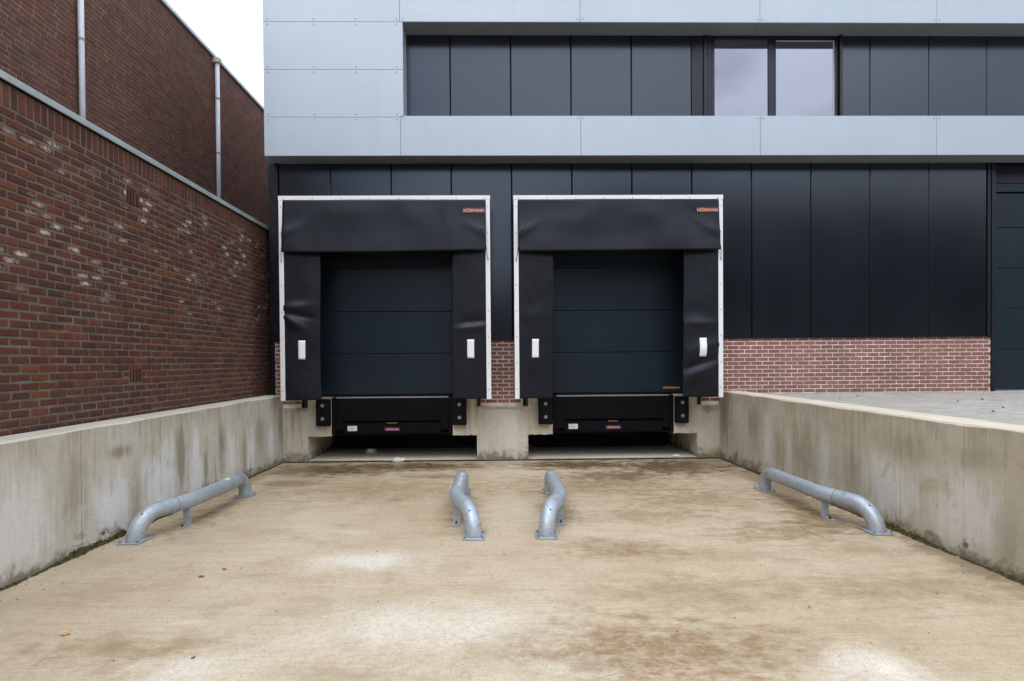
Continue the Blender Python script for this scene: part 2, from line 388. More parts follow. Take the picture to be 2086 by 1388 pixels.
M['soffit'] = mat_plain('soffit_panel', (.20, .21, .22), .5, metal=.1, var=.06, scale=1.2)
M['rivet'] = mat_plain('rivet_grey', (.16, .18, .20), .4, metal=.6)
M['white_alu'] = mat_plain('white_aluminium', (.76, .775, .80), .4, metal=0., var=.03, scale=2)
def mat_rubber(name, col, rough=.42, spec=.3):
    m, t, b = new_mat(name)
    p = t.pos(); n = t.noise(p, 2.2, 5, .6, .2); n2 = t.noise(p, 14, 5, .65); f = t.noise(p, 220, 2)
    c = t.mix(t.rng(n, .3, .7), tuple(x*.8 for x in col), tuple(x*1.25 for x in col))
    c = t.mix(t.rng(n2, .55, .8, 0, .14), c, tuple(x*3.5 for x in col))
    t.put(b.inputs['Base Color'], c)
    t.put(b.inputs['Roughness'], t.rng(n2, .3, .7, rough-.07, rough+.08)); b.inputs['Specular IOR Level'].default_value = spec; b.inputs['Specular Tint'].default_value = (.88, .94, 1.12, 1)
    t.put(b.inputs['Normal'], t.bump(t.math('ADD', t.math('MULTIPLY', f, .25), n), .15, .004))
    return m
M['clad_trim'] = mat_rubber('clad_trim', (.0065, .0070, .0095), .36, .45)
M['curtain'] = mat_rubber('curtain_fabric', (.0075, .0077, .011), .42)
M['rubber'] = mat_rubber('bumper_rubber', (.0045, .0042, .005), .6, .15)
M['black_steel'] = mat_rubber('black_steel', (.0025, .0023, .0028), .5, .14)
M['reflector'] = mat_plain('reflector_white', (.80, .82, .84), .5, var=.03)
M['label'] = mat_plain('label_white', (.62, .66, .72), .45, var=.05)
M['label_print'] = mat_plain('label_print', (.20, .22, .26), .6)
M['logo_blue'] = mat_plain('logo_blue', (.028, .018, .12), .45, var=.05)
M['logo_orange'] = mat_plain('logo_orange', (.86, .33, .06), .45, var=.04)
M['yellow'] = mat_plain('yellow_paint', (.30, .18, .04), .6)
def mat_door():
    m, t, b = new_mat('door_panel_blue')
    p = t.pos(); n = t.noise(p, 1.0, 4, .5); f = t.noise(p, 160, 2, .5)
    c = t.mix(t.rng(n, .3, .7), (.0075, .0135, .0205), (.0095, .017, .0255))
    t.put(b.inputs['Base Color'], c); b.inputs['Roughness'].default_value = .34; b.inputs['Specular IOR Level'].default_value = .38; b.inputs['Specular Tint'].default_value = (.78, .9, 1.08, 1)
    t.put(b.inputs['Normal'], t.bump(f, .12, .001))
    return m
M['door'] = mat_door()
def mat_galv():
    m, t, b = new_mat('galvanised_pipe')
    p = t.pos(); oi = t.node('ShaderNodeObjectInfo').outputs['Random']
    n = t.noise(p, 5, 6, .6, .3); n2 = t.noise(p, 26, 5, .65)
    vo = t.node('ShaderNodeTexVoronoi'); t.put(vo.inputs['Vector'], p); vo.inputs['Scale'].default_value = 55
    c = t.mix(t.rng(n, .3, .7), (.33, .39, .455), (.41, .45, .50))
    c = t.mix(t.rng(n2, .45, .72, 0, .55), c, (.23, .265, .31))
    c = t.mix(t.math('MULTIPLY', t.sep(vo.outputs['Color'])[0], .25), c, (.56, .59, .62))
    c = t.mix(t.rng(t.noise(t.mapv(p, (4, 1.2, 4)), 2.2, 7, .75, .8), .58, .66, 0, .5), c, (.12, .13, .145))
    c = t.mix(t.rng(t.noise(t.mapv(p, (9, 2, 9)), 1.6, 5, .7), .60, .74, 0, .35), c, (.50, .46, .40))
    t.put(b.inputs['Base Color'], c); b.inputs['Metallic'].default_value = .35
    t.put(b.inputs['Roughness'], t.rng(n2, .3, .7, .38, .55))
    t.put(b.inputs['Normal'], t.bump(n2, .08, .003))
    return m
M['galv'] = mat_galv()
M['scrape'] = mat_plain('bare_scrape', (.66, .65, .62), .6, var=.15, scale=40)
M['weld'] = mat_plain('weld_seam', (.15, .17, .20), .6)
M['hole'] = mat_plain('drain_hole_black', (.006, .006, .006), .9)
M['bolt'] = mat_plain('bolt_steel', (.30, .31, .33), .45, metal=.6)
M['bolt_dark'] = mat_plain('bolt_dark', (.06, .055, .05), .6, metal=.4)
M['zinc'] = mat_plain('zinc_coping', (.42, .47, .49), .45, metal=.25, var=.12, scale=2)
M['pvc'] = mat_plain('downpipe_grey', (.58, .62, .67), .45, var=.07, scale=3)
M['pvc_band'] = mat_plain('downpipe_band', (.30, .28, .24), .6)
M['hopper'] = mat_plain('hopper_beige', (.44, .42, .36), .6)
M['drain'] = mat_plain('drain_iron', (.035, .033, .03), .55, metal=.4)
M['plastic'] = mat_plain('crumpled_plastic', (.68, .69, .70), .4)
M['leaf_brown'] = mat_plain('leaf_brown', (.19, .09, .035), .8, var=.3, scale=30)
M['leaf_orange'] = mat_plain('leaf_orange', (.55, .24, .05), .7, var=.25, scale=30)
M['moss'] = mat_plain('moss_dirt', (.060, .052, .022), .95, spec=.1, var=.5, scale=30)
M['grit'] = mat_plain('grit', (.10, .075, .05), .9, var=.4, scale=40)
def mat_glass():
    m, t, b = new_mat('coated_glass')
    p = t.pos()
    b.inputs['Base Color'].default_value = (.22, .235, .29, 1); b.inputs['Metallic'].default_value = .92
    b.inputs['Roughness'].default_value = .015
    t.put(b.inputs['Normal'], t.bump(t.noise(p, .7, 2), .03, .02))
    return m
M['glass'] = mat_glass()
M['gasket'] = mat_plain('gasket_light', (.42, .46, .48), .4)
M['wh_wall'] = mat_plain('warehouse_dark', (.022, .023, .025), .8, var=.15, scale=.4)
M['wh_trim'] = mat_plain('warehouse_trim', (.10, .10, .11), .6)

# ------------------------------------------------------------------ setting: ground, ramp
def floor_z(y):
    return -.009*y if y > -11.5 else .1035 + (-11.5-y)*.0665
# ground sheet at yard level with the ramp trench left open
g = MB()
def quad(x0, x1, y0, y1, z):
    i = len(g.v); g.v += [(x0, y0, z), (x1, y0, z), (x1, y1, z), (x0, y1, z)]; g.f.append((i, i+1, i+2, i+3))
YZ = 1.232
quad(4.66, 900, -28.6, .03, YZ); quad(-900, 900, -900, -28.6, YZ); quad(-900, -4.80, -28.6, 900, YZ-.004); quad(-4.3, 900, 20.3, 900, YZ)
structure(g.obj('ground', M['pavers']))
ramp = MB()
ys = [.0, -2, -4, -6, -8, -10, -11.5, -13.5, -16, -20, -24, -28.6]
for y in ys: ramp.v += [(-4.12, y, floor_z(y)), (4.31, y, floor_z(y))]
for k in range(len(ys)-1): ramp.f.append((2*k, 2*k+2, 2*k+3, 2*k+1))
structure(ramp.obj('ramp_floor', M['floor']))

# ------------------------------------------------------------------ retaining walls
def ret_wall(name, x0, x1, ztop0, ztop1, mat, label, inner):
    t = MB(); n = 40; L = 11.5
    rnd = random.Random(x0)
    # long block with slightly uneven, chamfered inner top edge
    prof = []
    for k in range(n+1):
        y = -L*k/n; zt = ztop0+(ztop1-ztop0)*k/n
        j = rnd.uniform(-.006, .006)
        ch = .014+rnd.uniform(-.003, .008)
        xi, xo = inner, (x0 if inner == x1 else x1); sgn = 1 if xo > xi else -1
        t.v += [(xi, y, -.25), (xi+rnd.uniform(-.002, .002), y, zt-ch+j), (xi+sgn*ch, y, zt+j*.5), (xo, y, zt), (xo, y, -.25)]
    for k in range(n):
        for q in range(4):
            a = k*5+q; f = (a, a+1, a+6, a+5); t.f.append(f if inner == x1 else f[::-1])
    t.f.append((0, 1, 2, 3, 4)); e = n*5; t.f.append((e+4, e+3, e+2, e+1, e))
    o = t.obj(name, mat)
    tag(o, label, 'retaining wall')
    return o
rl = ret_wall('retaining_wall', -4.40, -4.08, 1.278, 1.235, M['conc_left'], 'grey streaked concrete retaining wall in front of the dark brick building', -4.08)
rr = ret_wall('retaining_wall', 4.275, 4.655, 1.290, 1.285, M['conc_right'], 'tan stained concrete retaining wall beside the paved yard', 4.275)
for (o, x, y, z, sg) in ((rr, 4.275, -5.49, .18, -1), (rl, -4.08, -4.72, .15, 1)):
    MB().tube([(x-sg*.005, y, z), (x+sg*.006, y, z)], .022, 12).obj('anchor_cap', M['rivet'], o, .002)
# moss and dirt along the feet of the walls
def moss_strip(name, pts, label):
    t = MB(); rnd = random.Random(len(name)+int(pts[0][0]*10))
    for (x, y, sx) in pts:
        z = floor_z(y); h = .006+.11*max(0, mnoise.noise(Vector((x*3, y*1.7, 0)))+.42)*rnd.random()*min(1, .35+abs(y)/7); wdt = .02+.06*rnd.random()
        i = len(t.v); k = 6
        cx = x+sx*rnd.uniform(-.005, .03)
        t.v.append((cx-sx*.012, y, z+h))
        for q in range(k):
            a = 2*math.pi*q/k; t.v.append((cx+math.cos(a)*wdt*.5*rnd.uniform(.6, 1.2), y+math.sin(a)*wdt*rnd.uniform(.7, 1.3), z-.003))
        for q in range(k): t.f.append((i, i+1+q, i+1+(q+1) % k))
    o = t.obj(name, M['moss']); stuff(o); o['label'] = label; o['category'] = 'moss'
    return o
rnd = random.Random(3)
moss_strip('moss', [(-4.08, -rnd.uniform(.05, 8.5), 1) for _ in range(900)], 'dark mossy dirt along the foot of the grey concrete wall')
moss_strip('moss', [(4.275, -rnd.uniform(.05, 8.5)**1.0, -1) for _ in range(1300)], 'dark mossy dirt along the foot of the tan concrete wall')

# ------------------------------------------------------------------ bricks
def brick_geom(L, H, D, jit, rnd, ch=.006):
    hx, hz = L/2, H/2
    v = []
    for (dx, dz, y) in ((hx, hz, D), (hx, hz, ch), (hx-ch, hz-ch, 0)):
        for sx, sz in ((-1, -1), (1, -1), (1, 1), (-1, 1)):
            v.append((sx*dx+rnd.uniform(-jit, jit), y+(rnd.uniform(-jit, jit)*.5 if y < D else 0), sz*dz+rnd.uniform(-jit, jit)))
    f = [(8, 9, 10, 11)]
    for a in (0, 4):
        for q in range(4):
            r = (q+1) % 4; f.append((a+q, a+r, a+4+r, a+4+q))
    uv = [(x/L+.5, z/H+.5) for x, y, z in v]
    return v, f, uv
def geom_mesh(name, v, f, uv, mat):
    me = bpy.data.meshes.new(name); me.from_pydata(v, [], f); me.materials.append(mat)
    ul = me.uv_layers.new(name='UVMap')
    for lp in me.loops: ul.data[lp.index].uv = uv[lp.vertex_index]
    me.update(); return me
def lay_bricks(parent, spots, mat, facing, D=.05, jit=.002, ch=.006, limit=300, name='brick', variants=5, seed=1):
    """spots: (along, z, L, H); facing 'x': wall in the YZ plane looking to +X at x=face; 'y': looking to -Y"""
    rnd = random.Random(seed); cache = {}
    def geo(L, H, k):
        key = (round(L, 3), round(H, 3), k)
        if key not in cache:
            v, f, uv = brick_geom(L, H, D, jit, rnd, ch); cache[key] = [v, f, uv, None]
        return key
    face, ax = facing
    def world(s): return Vector((face, s[0], s[1])) if ax == 'x' else Vector((s[0], face, s[1]))
    vis = [s for s in spots if in_view(world(s), 5)]
    def size(s):
        d = world(s)-CAMP; z = d.dot(F_); k = abs(d.x)/z if ax == 'x' else 1
        return s[2]*s[3]*k/(z*z)
    vis.sort(key=size, reverse=True); own = set(map(id, vis[:limit]))
    rot = Matrix.Rotation(math.pi/2 if ax == 'x' else 0, 4, 'Z')
    bv, bf, buv = [], [], []
    for s in spots:
        key = geo(s[2], s[3], rnd.randrange(variants)); c = cache[key]
        off = rnd.uniform(-.0035, .003)
        p = world(s); p = p + (Vector((off, 0, 0)) if ax == 'x' else Vector((0, -off, 0)))
        tilt = rnd.uniform(-.006, .006)
        mt = Matrix.Translation(p) @ rot @ Matrix.Rotation(tilt, 4, 'Y')
        if id(s) in own:
            if c[3] is None: c[3] = geom_mesh(name, c[0], c[1], c[2], mat)
            o = bpy.data.objects.new(name, c[3]); COL.objects.link(o); o.parent = parent; o.matrix_local = mt
        else:
            i = len(bv); bv += [tuple(mt @ Vector(q)) for q in c[0]]; bf += [tuple(i+q for q in ff) for ff in c[1]]; buv += c[2]
    if bv:
        me = geom_mesh(name+'work', bv, bf, buv, mat)
        o = bpy.data.objects.new(name+'work', me); COL.objects.link(o); o.parent = parent; stuff(o)

# low brick annex on the left ------------------------------------------------
ax_ = thing('brick_annex', 'low dark red brick building with grey metal coping behind the grey concrete wall', 'building', (-4.42, -3, 1.2))
ax_.location = (0, 0, 0)
AX = -4.42
core = box('wall', M['mortar_dark'], ax_, AX-.9, AX-.007, -15, 3.2, 1.15, 4.44)
BL, BC = .2117, .0832
VENTS = [(-3.66, 3.907), (-3.655, 1.757)]
spots = []
nrow = int((4.44-.215-1.2)/BC)
z_top = 4.44-.218
for r in range(nrow+1):
    z = z_top-BC*(r+.5)
    if z < 1.2: break
    y = -9.6 + (BL/2 if r % 2 else 0) + random.uniform(-.006, .006)
    while y < .9:
        Lb = BL-.011+random.uniform(-.004, .004)
        for (vy, vz) in VENTS:
            if abs(z-vz) < BC*.95 and y-Lb/2 < vy+.11 and y+Lb/2 > vy-.11: break
        else:
            spots.append((y, z, round(Lb/.004)*.004, .070)); 
        if not (z < 1.2): pass
        y += BL
# cut bricks beside the vents
for (vy, vz) in VENTS:
    rows = sorted({s[1] for s in spots if abs(s[1]-vz) < BC*.95})
    for z in rows:
        row = sorted(s for s in spots if s[1] == z)
        lo = max((s[0]+s[2]/2 for s in row if s[0] < vy), default=vy-.3); hi = min((s[0]-s[2]/2 for s in row if s[0] > vy), default=vy+.3)
        a, b_ = lo+.011, vy-.115
        if b_-a > .03: spots.append(((a+b_)/2, z, b_-a, .070))
        a, b_ = vy+.115, hi-.011
        if b_-a > .03: spots.append(((a+b_)/2, z, b_-a, .070))
lay_bricks(core, spots, M['brick_dark'], (AX, 'x'), jit=.0048, ch=.011, seed=5, variants=9)
sold = []; y = -9.6
while y < .9:
    sold.append((y, 4.44-.109, .070, .205)); y += BC
lay_bricks(core, sold, M['brick_dark'], (AX, 'x'), jit=.003, ch=.008, limit=300, name='soldier_brick', seed=6)
for (vy, vz) in VENTS:
    v = box('air_vent', M['gap'], ax_, AX-.012, AX-.0045, vy-.108, vy+.108, vz-.083, vz+.083)
    for k in range(4):
        yy = vy-.083+k*.0555
        box('vent_brick', M['brick_dark'], v, AX-.05, AX+.004, yy-.019, yy+.019, vz-.080, vz+.080, .004)
yb = [-15, -6.46, -4.017, -1.578, .86, 3.2]
for a, b_ in zip(yb, yb[1:]):
    MB().prism([(AX-.95, 4.446), (AX+.035, 4.446), (AX+.035, 4.512), (AX+.025, 4.516), (AX-.95, 4.53)], 'y', a+.003, b_-.003).obj('coping', M['zinc'], ax_, .004)
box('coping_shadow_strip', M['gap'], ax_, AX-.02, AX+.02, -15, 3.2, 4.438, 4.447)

# taller brick hall behind ---------------------------------------------------
hall = thing('brick_hall', 'tall brown brick hall with pale downpipes rising behind the low brick building', 'building')
HX = -6.7; HT = 9.16
hcore = box('wall', M['mortar_upper'], hall, HX-6, HX-.006, -15, 14, 1.1, HT)
spots = []
for r in range(int((HT-.2-4.4)/BC)+1):
    z = HT-.205-BC*(r+.5); y = -4.6+(BL/2 if r % 2 else 0)
    wild = random.uniform(-.05, .05)
    y += wild
    while y < 7.2:
        Lb = BL-.011
        spots.append((y, z, round(Lb, 3), .071)); y += BL
lay_bricks(hcore, spots, M['brick_upper'], (HX, 'x'), seed=8, variants=4, jit=.003, ch=.007)
sold = []; y = -4.6
while y < 7.2: sold.append((y, HT-.102, .071, .196)); y += BC
lay_bricks(hcore, sold, M['brick_upper'], (HX, 'x'), seed=9, variants=4, name='soldier_brick', limit=120)
MB().prism([(HX-6, HT+.003), (HX+.05, HT+.003), (HX+.05, HT+.075), (HX-6, HT+.09)], 'y', -15.05, 14.05).obj('roof_edge', M['zinc'], hall, .005)
def downpipe(y, r, ztop, bands, hop):
    p = MB().tube([(HX+r+.03, y, 4.30), (HX+r+.03, y, ztop)], r, 18).obj('downpipe', M['pvc'], hall, smooth=False)
    for q in p.data.polygons: q.use_smooth = len(q.vertices) == 4
    for z in bands: 
        b_ = MB().tube([(HX+r+.03, y, z-.018), (HX+r+.03, y, z+.018)], r+.006, 18).obj('pipe_bracket', M['pvc_band'], p)
    if hop:
        MB().prism([(HX, ztop-.07), (HX+2*r+.04, ztop-.07), (HX+2*r+.06, ztop-.04), (HX+2*r+.06, ztop+.06), (HX, ztop+.06)], 'y', y-r-.03, y+r+.03).obj('hopper', M['hopper'], p, .008)
downpipe(-1.517, .042, HT-.25, [7.10], True)
downpipe(2.72, .048, 9.10, [5.35, 6.9, 8.2], True)

# ------------------------------------------------------------------ dock building
bld = thing('dock_building', 'black clad building with silver panel fascia, window and two loading docks', 'building')
XL, XR = -4.30, 16.0
box('wall', M['gap'], bld, XL+.01, XR, .62, 20, 1.236, 9.3)
for (a, b_, z0, z1) in ((XL+.01, -3.66, 1.03, 4.5), (-.40, .575, 1.03, 4.5), (3.84, 9.66, 1.03, 4.5), (XL+.01, 9.66, 4.5, 9.3), (9.66, XR, 5.66, 9.3)):
    box('wall', M['gap'], bld, a, b_, .052, .618, z0, z1)
# lower cladding
seams = [-4.12, -3.139, -1.990, -.850, .300, 1.452, 2.604, 3.757, 4.913, 6.066, 7.219, 8.370, 9.505]
OPEN = [(-3.66, -.40), (.575, 3.84)]
def clad_panel(x0, x1, z0, z1, gap=.004):
    MB().prism([(x0+gap, .05), (x0+gap, .012), (x0+gap+.012, 0), (x1-gap-.012, 0), (x1-gap, .012), (x1-gap, .05)], 'z', z0, z1).obj('cladding_panel', M['clad'], bld)
for a, b_ in zip(seams, seams[1:]):
    z0 = 2.318
    # panel pieces stop at the dock openings below the shelter heads
    segs = []
    cuts = [o for o in OPEN if o[0] < b_ and o[1] > a]
    if not cuts: clad_panel(a, b_, z0, 5.72)
    else:
        clad_panel(a, b_, 4.22, 5.72)
        o = cuts[0]
        if a < o[0]-.05: clad_panel(a, o[0], z0, 4.22)
        if b_ > o[1]+.05: clad_panel(o[1], b_, z0, 4.22)
useams = [-1.99, -.853, .297, 1.448, 2.604, 3.76]
for a, b_ in zip(useams, useams[1:]): clad_panel(a, b_, 6.2, 8.12)
box('window_trim', M['clad_trim'], bld, 3.765, 3.985, 0.003, .05, 6.2, 8.12, .004)
box('window_trim', M['clad_trim'], bld, 3.991, 4.07, -.022, .05, 6.2, 8.10, .004)
us2 = [6.66, 7.216, 8.364, 9.50, 10.65, 11.8, 12.95, 14.1, 16]
for a, b_ in zip(us2, us2[1:]): clad_panel(a, b_, 6.2, 8.12)
# corner trim (wide above, narrow beside the brick), base flashing
box('corner_trim', M['clad_trim'], bld, XL, -4.124, -.03, .05, 2.31, 5.66, .006)
box('corner_trim', M['clad_trim'], bld, XL, -4.222, -.028, .05, 1.24, 2.308, .004)
for a, b_ in ((-4.22, -3.66), (-.40, .575), (3.84, 9.60)):
    MB().prism([(.05, 2.296), (-.028, 2.292), (-.030, 2.306), (.05, 2.318)], 'x', a, b_).obj('base_flashing', M['clad_trim'], bld, .002)
# jamb of the yard door
box('door_jamb', M['clad_trim'], bld, 9.512, 9.575, -.012, .05, 2.32, 5.72, .004)
box('door_jamb', M['clad_trim'], bld, 9.585, 9.665, -.022, .30, 1.236, 5.72, .004)
# fascia: silver panels
FY = -.41
def silver_panel(x0, x1, z0, z1, rivets=(), name='fascia_panel'):
    p = box(name, M['silver'], bld, x0+.003, x1-.003, FY, FY+.03, z0+.003, z1-.003, .002)
    if rivets:
        t = MB()
        for (x, z) in rivets: t.tube([(x, FY+.004, z), (x, FY-.004, z)], .012, 8)
        t.obj('rivet', M['rivet'], p)
    return p
fs = [-1.73, 1.566, 4.884, 8.182, 11.49, 14.8, 16.0]
rows = [5.655, 6.356, 7.219, 8.082, 8.945, 9.3]
RX = [-4.125, -3.29, -2.53, -1.79]
for k, (a, b_) in enumerate(zip(rows, rows[1:])):
    rv = []
    if k > 0: rv += [(x, a+.05) for x in RX]
    if k < 4: rv += [(x, b_-.05) for x in RX]
    silver_panel(-4.206, -1.73 if k in (0, 3, 4) else -1.674, a, b_, rv)
for a, b_ in zip(fs, fs[1:]):
    silver_panel(a, b_, 5.655, 6.382, [(a+.05, 6.33), (b_-.05, 6.33)])
    silver_panel(a, b_, 8.086, 8.98, [(a+.05, 8.14), (b_-.05, 8.14)])
    silver_panel(a, b_, 8.98, 9.3)
box('fascia_core', M['gap'], bld, -4.19, XR, FY+.034, .048, 5.68, 6.36)
box('fascia_core', M['gap'], bld, -4.19, XR, FY+.034, .048, 8.10, 9.28)
box('fascia_core', M['gap'], bld, -4.19, -1.70, FY+.034, .048, 6.361, 8.099)
box('fascia_side', M['silver'], bld, -4.206, -4.192, FY+.032, .05, 5.655, 9.3)
box('roof_edge', M['silver'], bld, -4.22, XR, FY-.01, .4, 9.302, 9.36, .004)
sf = [-4.206] + fs
for a, b_ in zip(sf, sf[1:]):
    box('soffit_panel', M['soffit'], bld, a+.003, b_-.003, FY+.032, -.002, 5.660, 5.672)
for a, b_ in zip([-1.674]+fs[1:], fs[1:]+[16.]):
    if b_ > a: box('soffit_panel', M['soffit'], bld, a+.003, b_-.003, FY+.032, -.002, 8.090, 8.0985)
    if b_ > a: box('sill_panel', M['silver'], bld, a+.003, b_-.003, FY+.032, .12, 6.362, 6.374)
box('reveal_panel', M['silver'], bld, -1.699, -1.677, FY+.032, -.002, 6.376, 8.088)
# strip window in the upper recess
win = box('window', M['gap'], bld, 4.075, 6.65, .02, .051, 6.40, 8.12)
def wframe(x0, x1, z0, z1, y0, y1, mat='clad_trim', nm='frame'): return box(nm, M[mat], win, x0, x1, y0, y1, z0, z1, .004)
wframe(4.078, 4.145, 6.4, 8.1, -.012, .03); wframe(6.60, 6.655, 6.4, 8.1, -.05, .03)
wframe(4.15, 4.205, 6.4, 8.02, -.004, .03); wframe(5.238, 5.368, 6.4, 8.02, -.004, .03); wframe(6.53, 6.595, 6.4, 8.02, -.004, .03)
wframe(4.148, 6.598, 8.022, 8.09, -.008, .03)
box('pane', M['glass'], win, 4.208, 5.235, .012, .016, 6.41, 8.02)
box('pane', M['glass'], win, 5.396, 6.502, .012, .016, 6.41, 7.985)
wframe(5.370, 5.394, 6.4, 8.02, .002, .018, 'clad_trim'); wframe(6.504, 6.528, 6.4, 8.005, .002, .018, 'gasket', 'gasket'); wframe(5.396, 6.502, 7.988, 8.006, .002, .018, 'gasket', 'gasket')

# brick plinth
PL, PC = .2276, .0765
budget = {0: 20, 1: 60, 2: 220}
for pi, (a, b_) in enumerate(((-4.22, -3.735), (-.325, .487), (3.925, 9.585))):
    plinth = box('brick_plinth', M['mortar_light'], bld, a, b_, .009, .051, 1.03, 2.296)
    spots = []
    r = 0; zz = 2.296-.02
    while True:
        z = 2.296-.062*.35-PC*r-.0
        h = .0595
        if z-h/2 < 1.03: break
        ph = (0 if r % 2 else PL/2)
        k0 = math.floor((a-ph)/PL)-1
        for k in range(k0, k0+40):
            x0 = k*PL+ph+.008; x1 = x0+PL-.017
            x0, x1 = max(x0, a+.004), min(x1, b_-.006)
            if x1-x0 > .03:
                zt = min(z+h/2, 2.293); zb = z-h/2
                spots.append(((x0+x1)/2, (zt+zb)/2, round(x1-x0, 3), round(zt-zb, 3)))
        r += 1
    spots = [s for s in spots if not (s[0] > 4.66 and s[1] < 1.2)]
    lay_bricks(plinth, spots, M['brick_red'], (0, 'y'), D=.03, jit=.0008, ch=.003, limit=budget[pi], seed=11+pi, variants=3)

# concrete dock base with the two leveller pits
CY0, CY1 = -.022, .45
PIT = [(-3.61, -.398), (.582, 3.838)]; LEV = [(-3.160, -.858), (1.052, 3.386)]
base = thing_part = box('dock_base', M['conc_dock'], bld, -4.10, 4.29, 2.601, 3.0, -.2, 1.2)
for a, b_ in ((-4.10, -3.61), (-.398, .582), (3.838, 4.29)): box('dock_pier', M['conc_dock'], base, a, b_, CY0, 2.6, -.2, 1.028, .006)
rj = random.Random(12)
for (p0, p1), (l0, l1) in zip(PIT, LEV):
    for a, b_ in ((p0+.001, l0), (l1, p1-.001)):
        n = 8; t = MB(); pts = [(a, 1.225)] + [(a+(b_-a)*k/n, .482+rj.uniform(-.007, .006)) for k in range(n+1)] + [(b_, 1.225)]
        t.prism(pts, 'y', CY0+.002, CY1).obj('pit_lintel', M['conc_dock'], base)
    for a, b_ in ((p0-.055, p0), (p1, p1+.055)):
        box('edge_post', M['clad_trim'], base, a, b_, -.03, .05, 1.03, 4.2)
    box('pit_floor', M['conc_dock'], base, p0+.001, p1-.001, -.018, 2.6, -.2, .018)
    box('pit_back', M['conc_dock'], base, p0+.001, p1-.001, 2.3, 2.59, .019, 1.2)
    box('pit_roof', M['gap'], base, l0+.001, l1-.001, .32, 2.28, 1.06, 1.20)
    box('dock_floor_edge', M['conc_dock'], base, p0+.001, p1-.001, .455, 3.0, 1.205, 1.232)
for a, b_ in ((-4.10, -3.735), (-.325, .487), (3.925, 4.27)):     # rough mortar ledge below the bricks
    t = MB(); n = 14; pts = [(a, 1.029)]+[(a+(b_-a)*k/n, .985+rj.uniform(-.012, .012)) for k in range(n+1)]+[(b_, 1.029)]
    t.prism(pts[::-1], 'y', -.034, -.0225).obj('mortar_ledge', M['conc_dock'], base, .003)

# sectional doors behind the docks
def section_door(x0, x1, lines, y, nm='overhead_door'):
    d = box(nm, M['gap'], bld, x0-.02, x1+.02, y+.05, y+.08, lines[0], lines[-1]+.02)
    for a, b_ in zip(lines, lines[1:]):
        MB().prism([(y+.045, a+.003), (y+.006, a+.003), (y, a+.010), (y, b_-.012), (y+.010, b_-.003), (y+.045, b_-.003)], 'x', x0, x1).obj('door_panel', M['door'], d, .002)
    return d
for i, (o0, o1) in enumerate(OPEN):
    d = section_door(o0+.10, o1-.10, [1.262, 2.052, 2.868, 3.71, 4.5], .16)
    box('door_seal', M['rubber'], d, o0+.10, o1-.10, .155, .2, 1.236, 1.260)
    for a, b_ in ((o0+.002, o0+.11), (o1-.11, o1-.002)): box('door_frame', M['clad_trim'], d, a, b_, .055, .30, 1.236, 4.5)
    box('door_frame', M['clad_trim'], d, o0+.002, o1-.002, .10, .15, 3.86, 4.5)
    if i: text_mesh('door_logo', 'HÖRMANN', M['logo_orange'], d, 3.40, .1575, 1.352, .32, .045)
section_door(9.69, 15.5, [1.250, 2.05, 2.848, 3.644, 4.448, 5.12], .15)
box('door_head', M['door'], bld, 9.69, 15.5, .12, .18, 5.135, 5.30, .004)
box('door_head', M['clad_trim'], bld, 9.67, 15.5, .10, .18, 5.305, 5.655, .004)
box('door_seal', M['rubber'], bld, 9.69, 15.5, .14, .2, 1.234, 1.248)

